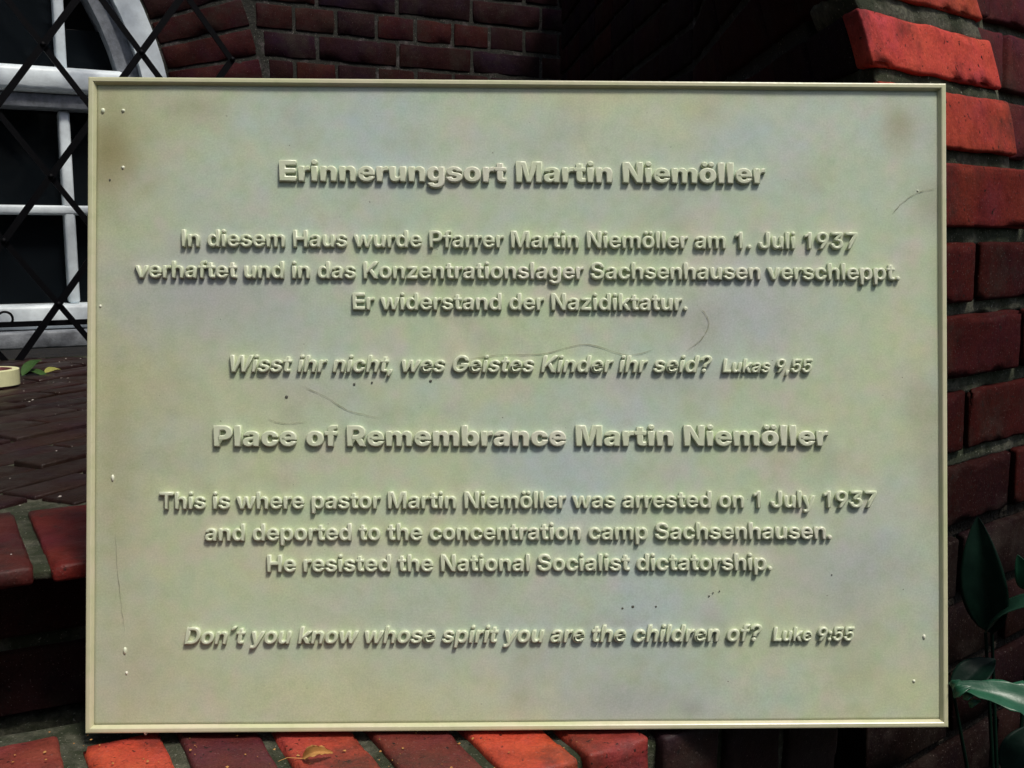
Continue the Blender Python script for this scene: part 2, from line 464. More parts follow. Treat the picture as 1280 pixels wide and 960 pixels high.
for k, (z0, z1) in enumerate(rowsB):
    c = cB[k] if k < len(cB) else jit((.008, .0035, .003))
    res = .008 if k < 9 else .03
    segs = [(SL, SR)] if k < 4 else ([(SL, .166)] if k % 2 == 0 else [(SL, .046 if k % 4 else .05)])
    if k >= 4:
        e = segs[0][1]+.013
        while e < 1.3:
            L = .24 if k != 5 else .24
            segs.append((e, e+L)); e += L+.013
    for q, sg in enumerate(segs):
        near = sg[0] < .2
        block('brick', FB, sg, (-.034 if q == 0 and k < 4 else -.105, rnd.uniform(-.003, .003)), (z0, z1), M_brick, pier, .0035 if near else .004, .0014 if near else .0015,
              res if near else .04, .0055 if near else 0, warp=wB if q == 0 else (lambda a, b, d: (a+.687*(-b), b, d)), color=c if q == 0 else jit((.040, .0065, .0055) if z0 > -.33 else (.012, .004, .0035), .2))  # bricks further right take the same painted fade
    # bed of mortar above the brick; lowest beds use soil colour as painted shade
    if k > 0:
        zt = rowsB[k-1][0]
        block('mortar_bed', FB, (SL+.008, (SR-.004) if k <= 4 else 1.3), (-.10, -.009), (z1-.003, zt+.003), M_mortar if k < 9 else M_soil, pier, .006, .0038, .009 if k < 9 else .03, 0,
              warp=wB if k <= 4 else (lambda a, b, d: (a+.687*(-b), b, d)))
block('mortar', FB, (SL+.012, 1.3), (-.1, -.014), (-.80, .02), M_mortar, pier, .004, .002, .02, 0, warp=lambda a, b, d: (a+.687*(-b), b, d))
# set-back wall right of the leaning bricks
side = empty('side_wall', FB(.7, -.1, -.80), 'dark red brick wall set back at the upper right corner behind the pier', 'wall')
block('mortar', FB, (.06, 1.3), (-.20, -.047), (.035, .62), M_mortar, side, .004, .002, .02, 0, warp=wS)
for k, (z0, z1) in enumerate([(.040, .082), (.095, .160), (.172, .236), (.247, .312), (.325, .39), (.403, .468)]):
    s0 = {0: .10, 1: .085, 2: .0, 3: -.01}.get(k, 0)
    offs = [.21, .26, .172, .125, .2, .1][k]
    e = offs-.25
    while e < 1.25:
        a0 = max(e, .05+lean(z0)+.0)
        if e+.238 > a0+.02:
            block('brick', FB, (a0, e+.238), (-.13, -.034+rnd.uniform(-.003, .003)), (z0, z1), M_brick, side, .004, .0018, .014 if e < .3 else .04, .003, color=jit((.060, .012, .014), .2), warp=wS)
        e += .25
# reveal running back to the house wall
rev0 = FB(SL, 0, 0); rev0.z = 0
far = FW(.565, .02, 0); far.z = 0
du = (far-rev0); LR = du.length
FA = Frame(rev0, du)          # n of this frame points left-hand/outward? fixed below
sgn = 1 if FA.n.x < 0 else -1
reveal = empty('reveal_wall', FA(LR/2, 0, -.80), 'deeply shaded brick side wall running back from pier to house wall', 'wall')
def wA(a, b, d):
    k = max(0, 1-a/.8); return (a, b-sgn*0+ (lean(d)*-.824*k*(-1) if False else 0), d)
def fa_block(name, s, z_, m, color=None, o=(-.1, 0), res=.05, r=.004, amp=.0018):
    oo = (o[0], o[1]) if sgn > 0 else (-o[1], -o[0])
    def wp(a, b, d):
        k = max(0, 1-a/.8)
        t = max(0, d-.085)*.25*k; sh = FB.u*(1.9*t)-FB.n*t
        return (a+lean(d)*.566*k+sh.dot(FA.u), b-sgn*lean(d)*.824*k+sh.dot(FA.n), d*(1+1.65*t))
    return block(name, FA, s, oo, z_, m, reveal, r, amp, res, 0, warp=wp, color=color)
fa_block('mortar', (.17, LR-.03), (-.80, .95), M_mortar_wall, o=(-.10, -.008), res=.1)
zr = [(z0, z1) for (z0, z1) in rowsB if z0 > -.5][::-1]
zz = .37
while zz < .9: zr.append((zz, zz+.066)); zz += .078
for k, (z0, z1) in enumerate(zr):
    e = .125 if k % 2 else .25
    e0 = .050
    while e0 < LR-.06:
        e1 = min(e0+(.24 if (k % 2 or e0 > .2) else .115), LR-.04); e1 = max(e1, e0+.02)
        fa_block('brick', (e0, e1), (z0, z1), M_brick, color=jit(WALLC[rnd.randrange(5)]), o=(-.024 if e0 < .1 else -.08, rnd.uniform(-.002, .002)))  # dark bricks carry the reveal's shade in their colour and cover red corner ends
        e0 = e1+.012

# ------------------------------------------------------------------ memorial plaque
PM = Matrix(((.99971, .00056, .024077), (.023725, .148975, -.988556), (-.004141, .988841, .148918)))
PT = Vector((.00863, .95459, -.15312+Z0))
HX, HY = .4003, .3023
m, n, l, p = mat('cast_plaque'); M_pl = m
at = n.new('ShaderNodeAttribute'); at.attribute_name = 'stain'
co = n.new('ShaderNodeTexCoord').outputs['Object']
f1 = ramp(n, l, nz(n, l, co, 75, 5, .65), [(.3, (.92, .95, .90)), (.5, G(1)), (.7, (1.05, 1.02, 1.06))])
c = mix(n, l, at.outputs['Color'], f1, 1.0, 'MULTIPLY')
f2 = ramp(n, l, nz(n, l, co, 650, 2, .6), [(.3, G(.88)), (.7, G(1.1))])
c = mix(n, l, c, f2, .8, 'MULTIPLY')
spk = ramp(n, l, nz(n, l, co, 210, 2, .5), [(.205, G(.8)), (.235, G(0))])
c = mix(n, l, c, (.10, .095, .06), spk)
l.new(c, p.inputs['Base Color']); p.inputs['Roughness'].default_value = .42; p.inputs['Specular IOR Level'].default_value = .45
b = bump(n, l, nz(n, l, co, 30, 3, .5), .10, .003); b = bump(n, l, nz(n, l, co, 700, 3, .6), .12, .0004, b)
l.new(b, p.inputs['Normal'])
def plain_plaque(name, col):
    m, n, l, p = mat(name)
    co = n.new('ShaderNodeTexCoord').outputs['Object']
    f1 = ramp(n, l, nz(n, l, co, 60, 5, .65), [(.3, (.88, .91, .85)), (.5, G(1)), (.7, (1.04, 1.02, 1.05))])
    c = mix(n, l, col, f1, 1.0, 'MULTIPLY')
    f2 = ramp(n, l, nz(n, l, co, 9, 4, .6), [(.35, (.93, 1.0, .90)), (.65, (1.04, .99, 1.06))])
    c = mix(n, l, c, f2, 1.0, 'MULTIPLY')
    l.new(c, p.inputs['Base Color']); p.inputs['Roughness'].default_value = .30; p.inputs['Specular IOR Level'].default_value = .6
    l.new(bump(n, l, nz(n, l, co, 350, 3, .6), .2, .0006), p.inputs['Normal']); return m
M_letter = plain_plaque('cast_lettering', (.66, .685, .52))
M_rim = plain_plaque('cast_rim', (.60, .585, .38))

# back panel with finely divided face (local x right, y up, z to the viewer)
DEP = -.0045       # recessed field
def stain_color(x, y):
    P3 = Vector((x, y, 0))
    a = noise.fractal(P3*5.5+Vector((3, 8, 1)), .8, 2.0, 5)
    b_ = noise.fractal(P3*4.0+Vector((13, 2, 5)), .8, 2.0, 4)
    d = noise.fractal(P3*11+Vector((1, 22, 9)), .8, 2.0, 5)
    base = Vector((.52, .60, .41))
    blue = Vector((.47, .56, .54)); yel = Vector((.585, .62, .36)); dk = Vector((.37, .38, .25))
    g_ = noise.fractal(P3*26+Vector((7, 3, 31)), .9, 2.0, 3); pk = Vector((.58, .57, .46)); gn = Vector((.49, .60, .42))
    base = base.lerp(pk, max(0, min(.8, g_*1.4))).lerp(gn, max(0, min(.7, -g_*1.2)))
    t = max(0, min(1, a*1.1+.25)); base = base.lerp(blue, t*.85)
    t = max(0, min(1, b_*1.3)); base = base.lerp(yel, t*.7)
    t = max(0, min(1, (d-.22)*1.4)); base = base.lerp(dk, t*.40)
    kh = Vector((.50, .49, .28)); t = max(0, min(1, (-.22-x)*5.5+noise.noise(P3*9)*.6)); base = base.lerp(kh, t*.5)      # yellowed left side
    t = max(0, min(1, (-.20-y)*6+noise.noise(P3*8+Vector((5, 5, 5)))*.7)); base = base.lerp(Vector((.57, .58, .36)), t*.45)
    h_ = noise.noise(P3*85); h2 = noise.noise(P3*85+Vector((9, 9, 9)))
    return Vector((base.x*(1+.05*h_), base.y*(1+.035*h2), base.z*(1+.07*noise.noise(P3*60+Vector((3, 3, 3))))))
SPOTS = [  # x, y, rx, ry, strength, rgb   (plaque-local metres)
 (-.385, .235, .03, .04, .75, (.30, .27, .13)), (-.30, .275, .03, .012, .35, (.33, .33, .20)), (-.375, -.05, .02, .10, .35, (.36, .34, .20)),
 (-.30, .115, .075, .03, .55, (.45, .47, .46)), (-.32, .08, .09, .035, .35, (.42, .45, .44)),
 (.36, .262, .016, .018, .55, (.35, .30, .16)), (.175, .275, .012, .012, .25, (.35, .33, .22)), (.38, .25, .02, .03, .3, (.50, .55, .50)),
 (.385, .19, .014, .022, .45, (.36, .37, .25)), (.372, .0, .012, .03, .35, (.40, .38, .25)), (.385, -.05, .012, .05, .35, (.42, .40, .28)),
 (.155, .085, .04, .014, .35, (.40, .38, .34)), (.175, .07, .012, .02, .3, (.36, .34, .28)), (.13, .02, .05, .010, .25, (.42, .40, .34)),
 (-.20, .01, .05, .014, .3, (.42, .43, .38)), (-.215, -.01, .01, .01, .35, (.34, .34, .28)),
 (.22, .10, .06, .05, .45, (.47, .49, .52)), (.30, -.16, .06, .05, .40, (.45, .47, .50)), (.10, -.28, .05, .02, .45, (.40, .41, .42)), (.16, -.285, .012, .008, .4, (.34, .33, .30)),
 (.02, .22, .10, .03, .3, (.50, .56, .48)), (-.1, -.2, .12, .05, .3, (.50, .55, .46)), (.0, -.27, .012, .02, .3, (.38, .39, .30)),
 (-.24, -.02, .06, .05, .3, (.55, .58, .34)), (.09, -.115, .05, .02, .25, (.56, .58, .38)), (-.16, -.28, .10, .02, .35, (.56, .58, .36)), (-.36, -.25, .03, .05, .35, (.45, .45, .30)),
 (.18, -.205, .012, .012, .3, (.38, .37, .35)), (.09, -.205, .03, .006, .25, (.36, .36, .32)),
]
nx, ny = 260, 196
fx, fy = HX-.0062, HY-.0062
V, F, CC = [], [], []
for j in range(ny+1):
    for i in range(nx+1):
        x, y = -fx+2*fx*i/nx, -fy+2*fy*j/ny
        zz = DEP+noise.noise(Vector((x*9, y*9, 3)))*.0006
        V.append(Vector((x, y, zz)))
        c = stain_color(x, y)
        for (sx, sy, rx, ry, st, rgb) in SPOTS:
            q = ((x-sx)/rx)**2+((y-sy)/ry)**2
            if q < 9:
                st = min(.95, st*1.35); q *= 1+.6*noise.noise(Vector((x*60, y*60, sx*9)))
                c = c.lerp(Vector(rgb), st*math.exp(-q*.8))
        e_ = min(fx-abs(x), fy-abs(y))                       # darker band along the rim
        c = c.lerp(Vector((.34, .34, .22)), .45*math.exp(-e_/.006)*(.6+.4*noise.noise(Vector((x*30, y*30, 0)))))
        CC.append(c)
for j in range(ny):
    for i in range(nx):
        a = j*(nx+1)+i; F.append((a, a+1, a+nx+2, a+nx+1))
b0 = len(V)
for (x, y) in ((-fx, -fy), (fx, -fy), (fx, fy), (-fx, fy)): V.append(Vector((x, y, -.018))); CC.append(Vector((.5, .5, .36)))
F.append((b0+3, b0+2, b0+1, b0))
TOP = [ny*(nx+1)+i for i in range(nx+1)]; BOT = list(range(nx+1))
F.append(tuple([b0, b0+1]+BOT[::-1])); F.append(tuple([b0+2, b0+3]+TOP))
LFT = [j*(nx+1) for j in range(ny+1)]; RGT = [j*(nx+1)+nx for j in range(ny+1)]
F.append(tuple([b0+3, b0]+LFT)); F.append(tuple([b0+1, b0+2]+RGT[::-1]))
me = mesh('memorial_plaque', V, F)
ca_ = me.color_attributes.new('stain', 'FLOAT_COLOR', 'POINT')
for i, c in enumerate(CC): ca_.data[i].color = (c.x, c.y, c.z, 1)
plaque = bpy.data.objects.new('memorial_plaque', me); COL.objects.link(plaque); me.materials.append(M_pl)
for q in me.polygons[:nx*ny]: q.use_smooth = True
plaque.matrix_world = Matrix.Translation(PT) @ PM.to_4x4()
tag(plaque, 'large cream green memorial plaque with raised lettering, standing on the brick step', 'plaque')
def padd(name, me, mt, parent=None, smooth=False):
    o = bpy.data.objects.new(name, me); COL.objects.link(o); me.materials.append(mt) if mt and not me.materials else None
    o.parent = parent or plaque
    if smooth:
        for q in me.polygons: q.use_smooth = True
    return o
# rim: mitred moulding
prof = [(0, -.019), (0, -.0012), (.0004, -.0003), (.0014, 0), (.0040, 0), (.0048, -.0006), (.0064, DEP+.0003), (.0067, DEP-.001), (.0067, -.019)]
V, F = [], []
for (sx, sy) in ((-1, -1), (1, -1), (1, 1), (-1, 1)):
    for (d, zz) in prof: V.append((sx*(HX-d), sy*(HY-d), zz))
n_ = len(prof)
for k in range(4):
    for m_ in range(n_):
        a, b_ = k*n_+m_, k*n_+(m_+1) % n_; c_, d_ = ((k+1) % 4)*n_+(m_+1) % n_, ((k+1) % 4)*n_+m_
        F.append((a, d_, c_, b_))
# subdivide the long rails a little so they are not perfectly straight
me = mesh('rim', V, F)
bmm = bmesh.new(); bmm.from_mesh(me)
bmesh.ops.recalc_face_normals(bmm, faces=bmm.faces)
bmm.to_mesh(me); bmm.free()
padd('rim', me, M_rim)

# ------------------------------------------------------------------ raised lettering
GLY = {}
GLY = {"B":{",":[269,"34,-167 72,117 217,117 137,-167"],".":[269,"135,-9 100,-9q 50,40q 50,76 50,111q 100,161q 135,161 171,161q 220,111q 220,76 220,40q 171,-9q"],"1":[600,"423,728 423,0 273,0 273,560 258,548 207,512 128,483 128,610 190,635 255,680 285,728"],"3":[645,"319,-11 233,-11q 109,53q 42,162q 41,229 191,229 192,194q 224,141q 281,112q 318,112 355,112q 410,141q 441,194q 441,229 441,263q 408,314q 346,342q 302,342 209,342 209,438 378,600 378,602 80,602 80,728 561,728 561,611 327,391 327,424 413,432q 533,383q 595,286q 595,222 595,153q 525,48q 401,-11q"],"5":[645,"320,-11 243,-11q 123,47q 53,150q 50,218 198,218 199,187q 232,138q 287,110q 321,110 357,110q 413,143q 444,202q 444,241 444,280q 413,340q 358,373q 322,373 280,373q 216,338q 202,307 62,315 88,728 550,728 550,602 222,602 207,430 209,430 234,458q 309,489q 355,489 404,489q 490,452q 555,386q 592,297q 592,245 592,170q 524,55q 402,-11q"],"7":[645,"117,0 420,597 420,600 67,600 67,728 578,728 578,600 275,0"],"9":[645,"319,738 397,738q 520,676q 591,564q 591,489 591,430q 542,315q 493,245 325,0 163,0 393,331 428,331 418,314q 382,280q 327,257q 287,257 218,257q 113,314q 54,418q 54,489 54,562q 122,675q 242,738q|322,618 287,618q 232,584q 199,527q 199,490 199,454q 232,396q 287,363q 322,363 358,363q 413,396q 445,454q 445,490 445,526q 413,584q 358,618q"],":":[269,"135,-9 100,-9q 50,40q 50,76 50,111q 100,161q 135,161 171,161q 220,111q 220,76 220,40q 171,-9q|135,336 100,336q 50,386q 50,421 50,457q 100,506q 135,506 171,506q 220,457q 220,421 220,386q 171,336q"],"?":[568,"200,219 200,249 200,302q 223,364q 270,406q 305,427 341,449q 377,500q 377,531 377,557q 353,595q 310,617q 281,617 251,617q 204,592q 177,545q 177,512 34,512 34,581q 98,683q 210,738q 282,738 354,738q 463,689q 525,601q 525,542 525,484q 473,398q 424,366 395,347q 354,313q 333,273q 333,242 333,219|268,-9 231,-9q 182,40q 182,75 182,111q 231,160q 268,160 304,160q 354,111q 354,75 354,40q 304,-9q"],"D":[709,"316,0 126,0 126,131 308,131 379,131q 472,183q 519,287q 519,364 519,441q 472,545q 379,596q 308,596 123,596 123,728 318,728 428,728q 587,639q 674,476q 674,364 674,252q 587,88q 427,0q|+211,728 211,0 57,0 57,728"],"E":[609,"57,0 57,728 571,728 571,597 211,597 211,431 543,431 543,303 211,303 211,131 571,131 571,0"],"G":[741,"381,-11 278,-11q 122,82q 35,250q 35,363 35,480q 125,649q 281,739q 378,739 441,739q 550,702q 635,635q 689,542q 696,486 539,486 532,513q 505,556q 465,586q 413,602q 382,602 324,602q 238,545q 191,438q 191,364 191,289q 238,183q 324,125q 384,125 435,125q 510,163q 551,230q 551,276 585,272 395,272 395,389 702,389 702,296 702,203q 619,65q 475,-11q"],"H":[728,"57,0 57,728 211,728 211,437 517,437 517,728 672,728 672,0 517,0 517,306 211,306 211,0"],"I":[272,"58,0 58,728 214,728 214,0"],"J":[571,"271,-11 158,-11q 29,109q 29,221 29,268 178,268 178,219 178,170q 227,118q 270,118 312,118q 362,170q 362,219 362,728 516,728 516,219 516,108q 385,-11q"],"K":[701,"169,152 169,326 193,360q 241,423q 291,486q 319,520 495,728 681,728 374,371 361,372|+57,0 57,728 211,728 211,531 210,345 211,270 211,0|+509,0 296,326 391,442 689,0"],"L":[561,"57,0 57,728 211,728 211,131 535,131 535,0"],"M":[909,"57,0 57,728 287,728 401,401 409,377q 429,306q 450,227q 468,154q 474,128 438,128 443,153q 461,226q 482,306q 502,377q 509,401 622,728 853,728 853,0 700,0 700,339 700,363q 701,433q 704,513q 706,595q 706,631 721,631 711,592q 687,508q 665,428q 645,361q 637,339 518,0 391,0 271,339 264,361q 243,428q 220,507q 196,591q 184,631 203,631 203,595q 205,514q 208,433q 209,363q 209,339 209,0"],"N":[739,"57,0 57,728 222,728 449,365 462,344q 497,283q 534,211q 551,173 534,146 532,182q 528,272q 526,354q 526,380 526,728 682,728 682,0 516,0 310,329 293,356q 253,426q 206,512q 179,564 204,575 207,522q 211,426q 212,352q 212,330 212,0"],"P":[638,"57,0 57,728 345,728 427,728q 546,667q 610,559q 610,485 610,412q 546,303q 425,243q 342,243 148,243 148,371 328,371 369,371q 426,399q 456,451q 456,485 456,520q 426,571q 369,599q 328,599 211,599 211,0"],"R":[654,"57,0 57,728 347,728 430,728q 549,669q 613,561q 613,488 613,416q 546,310q 424,254q 340,254 149,254 149,378 331,378 372,378q 429,404q 459,454q 459,488 459,523q 429,573q 372,600q 331,600 211,600 211,0|+465,0 296,330 460,330 633,0"],"S":[656,"332,-11 240,-11q 108,46q 37,157q 36,236 185,236 187,198q 223,144q 288,116q 332,116 372,116q 432,139q 465,180q 465,207 465,230q 438,264q 382,289q 338,298 261,316 158,338q 52,438q 52,517 52,583q 122,683q 247,739q 329,739 413,739q 535,682q 603,579q 605,508 459,508 455,557q 386,611q 330,611 293,611q 238,589q 208,550q 208,525 208,502q 235,469q 290,446q 329,437 396,422 451,410q 535,374q 591,323q 620,256q 620,213 620,144q 551,43q 422,-11q"],"T":[648,"26,597 26,728 622,728 622,597 402,597 402,0 247,0 247,597"],"W":[1014,"206,0 11,728 177,728 260,375 270,329q 288,233q 305,137q 313,91 283,91 292,137q 310,233q 330,329q 341,375 428,728 586,728 673,375 684,329q 704,233q 722,137q 731,91 700,91 708,137q 725,233q 744,329q 754,375 837,728 1004,728 808,0 634,0 536,382 523,432q 501,553q 486,624 528,624 512,553q 492,433q 479,382 380,0"],"a":[565,"210,-9 158,-9q 77,26q 31,95q 31,147 31,192q 64,251q 120,288q 193,307q 234,310 281,315q 337,324q 362,341q 362,358 362,361 362,380q 343,409q 306,425q 280,425 254,425q 214,409q 190,380q 187,361 48,368 55,420q 114,495q 215,535q 283,535 334,535q 418,512q 478,466q 511,399q 511,356 511,0 366,0 366,74 363,74 350,48q 308,11q 249,-9q|252,94 286,94q 336,119q 363,163q 363,190 363,243 357,240q 335,233q 307,227q 276,222q 261,220 236,216q 197,200q 174,173q 174,152 174,134q 194,107q 229,94q"],"b":[611,"357,-10 320,-10q 260,13q 217,54q 204,82 201,82 201,0 54,0 54,728 203,728 203,448 205,448 220,474q 262,513q 320,535q 358,535 422,535q 522,469q 579,347q 579,263 579,179q 523,56q 423,-10q|315,110 350,110q 400,147q 427,216q 427,263 427,310q 400,378q 350,415q 315,415 279,415q 226,378q 198,309q 198,263 198,217q 226,148q 279,110q"],"c":[569,"294,-11 215,-11q 97,58q 31,181q 31,262 31,343q 97,467q 215,536q 294,536 345,536q 431,507q 495,454q 534,381q 539,337 396,328 393,348q 377,381q 351,404q 317,417q 296,417 260,417q 210,379q 183,309q 183,262 183,215q 210,146q 260,108q 296,108 317,108q 351,120q 376,144q 393,177q 396,198 539,190 535,145q 496,71q 432,18q 346,-11q"],"d":[611,"254,-10 188,-10q 88,56q 31,179q 31,263 31,347q 89,469q 189,535q 253,535 291,535q 349,513q 391,474q 405,448 407,448 407,728 557,728 557,0 410,0 410,82 407,82 394,54q 350,13q 291,-10q|296,110 332,110q 384,148q 413,217q 413,263 413,309q 385,378q 332,415q 296,415 261,415q 210,378q 183,310q 183,263 183,216q 210,147q 261,110q"],"e":[575,"295,-11 215,-11q 96,57q 31,181q 31,262 31,342q 97,466q 213,536q 289,536 345,536q 439,498q 508,428q 545,328q 545,266 545,225 86,225 86,319 473,319 405,296 405,335q 378,392q 327,423q 292,423 256,423q 205,392q 178,336q 178,298 178,233 178,191q 207,132q 261,100q 299,100 325,100q 367,115q 397,144q 403,163 539,155 528,106q 461,31q 358,-11q"],"f":[384,"361,526 361,410 9,410 9,526|+103,0 103,582 103,635q 144,704q 221,739q 276,739 305,739q 357,735q 368,734 359,618 352,619q 322,621q 310,621 278,621q 253,594q 253,564 253,0"],"g":[611,"299,-213 226,-213q 124,-173q 64,-102q 55,-56 194,-44 199,-62q 227,-89q 270,-104q 299,-104 352,-104q 409,-49q 409,5 409,91 405,91 392,63q 349,24q 291,3q 254,3 189,3q 88,67q 31,185q 31,266 31,349q 89,469q 190,535q 253,535 291,535q 349,512q 393,472q 407,446 410,446 410,526 557,526 557,16 557,-63q 492,-164q 376,-213q|296,120 332,120q 385,156q 413,222q 413,268 413,313q 385,380q 332,417q 296,417 261,417q 210,381q 183,314q 183,268 183,221q 210,155q 261,120q"],"h":[601,"203,295 203,0 54,0 54,728 202,728 202,390 181,390 204,458q 293,535q 364,535 420,535q 502,487q 547,396q 547,331 547,0 397,0 397,303 397,354q 348,408q 303,408 274,408q 229,383q 203,333q"],"i":[257,"54,0 54,526 203,526 203,0|128,590 93,590q 45,635q 45,668 45,701q 93,746q 128,746 164,746q 212,701q 212,668 212,635q 164,590q"],"k":[563,"189,149 189,327 207,327 383,526 556,526 323,260 288,260|+54,0 54,728 203,728 203,0|+392,0 232,227 331,332 567,0"],"l":[257,"54,0 54,728 203,728 203,0"],"m":[897,"54,0 54,526 196,526 199,402 189,402 202,448q 252,507q 318,536q 354,536 413,536q 496,465q 507,399 492,399 502,444q 554,504q 627,536q 669,536 719,536q 798,492q 843,410q 843,351 843,0 693,0 693,322 693,367q 644,412q 608,412 581,412q 542,388q 520,346q 520,318 520,0 376,0 376,325 376,365q 330,412q 293,412 268,412q 227,389q 203,344q 203,312 203,0"],"n":[601,"203,295 203,0 54,0 54,526 199,526 200,390 181,390 204,458q 293,535q 364,535 420,535q 502,487q 547,396q 547,331 547,0 397,0 397,303 397,354q 348,408q 303,408 274,408q 229,383q 203,333q"],"o":[594,"297,-11 217,-11q 97,57q 31,180q 31,262 31,344q 97,467q 217,536q 297,536 377,536q 496,467q 562,344q 562,262 562,180q 496,57q 377,-11q|297,108 332,108q 383,146q 411,215q 411,262 411,309q 383,378q 332,416q 297,416 262,416q 210,379q 183,310q 183,262 183,215q 210,146q 262,108q"],"p":[611,"54,-204 54,526 201,526 201,449 205,449 219,474q 261,513q 320,535q 358,535 422,535q 522,469q 579,347q 579,263 579,179q 523,56q 423,-10q 357,-10 320,-10q 261,13q 219,54q 206,81 203,81 203,-204|315,110 350,110q 400,147q 427,216q 427,263 427,310q 400,378q 350,415q 315,415 279,415q 226,378q 198,309q 198,263 198,217q 226,148q 279,110q"],"r":[388,"54,0 54,526 198,526 198,435 201,435 216,483q 279,530q 329,530 341,530q 364,529q 373,528 373,399 365,401q 328,403q 310,403 279,403q 231,376q 203,324q 203,287 203,0"],"s":[537,"271,-12 204,-12q 99,29q 36,105q 29,159 174,166 180,132q 229,95q 271,95 311,95q 356,125q 356,148 356,168q 322,193q 289,200 197,217 120,232q 42,309q 42,370 42,420q 97,494q 198,535q 266,535 334,535q 433,495q 490,421q 495,370 358,362 355,391q 308,429q 270,429 234,429q 191,400q 191,377 191,357q 223,332q 255,325 354,306 433,290q 508,220q 508,163 508,110q 448,32q 341,-12q"],"t":[372,"347,526 347,410 9,410 9,526|+93,663 243,663 243,162 243,136q 264,115q 292,115 303,115q 336,116q 345,117 352,2 335,-1q 286,-3q 262,-3 177,-3q 93,69q 93,142"],"u":[601,"237,-10 181,-10q 99,39q 54,130q 54,195 54,526 203,526 203,222 203,172q 253,118q 297,118 327,118q 372,143q 397,193q 397,231 397,526 547,526 547,0 402,0 401,136 420,136 397,67q 307,-10q"],"v":[572,"202,0 8,526 166,526 251,265 266,216q 292,118q 305,68 271,68 284,118q 310,216q 325,265 409,526 564,526 370,0"],"w":[833,"167,0 8,526 165,526 211,342 224,287q 250,164q 263,100 244,100 258,164q 287,286q 301,342 349,526 484,526 532,342 546,286q 575,164q 589,100 570,100 582,164q 608,286q 621,342 666,526 826,526 666,0 512,0 452,204 444,234q 427,301q 411,370q 403,401 430,401 422,370q 406,301q 389,234q 380,204 321,0"],"y":[573,"62,-200 73,-85 124,-86 145,-89q 175,-79q 194,-54q 199,-32 209,1 8,526 166,526 252,265 267,216q 292,118q 305,68 266,68 279,118q 306,217q 321,265 410,526 565,526 337,-73 321,-117q 273,-176q 206,-205q 160,-205 134,-205q 83,-203q"],"z":[542,"51,0 51,96 309,405 309,407 54,407 54,526 486,526 486,423 237,121 237,118 492,118 492,0"],"´":[322,"52,591 132,744 274,744 156,591"],"ö":[594,"297,-11 217,-11q 97,57q 31,180q 31,262 31,344q 97,467q 217,536q 297,536 377,536q 496,467q 562,344q 562,262 562,180q 496,57q 377,-11q|297,108 332,108q 383,146q 411,215q 411,262 411,309q 383,378q 332,416q 297,416 262,416q 210,379q 183,310q 183,262 183,215q 210,146q 262,108q|406,593 372,593q 327,636q 327,669 327,701q 372,744q 406,744 439,744q 484,701q 484,669 484,636q 439,593q|188,593 154,593q 109,636q 109,669 109,701q 154,744q 188,744 221,744q 266,701q 266,669 266,636q 221,593q"]},
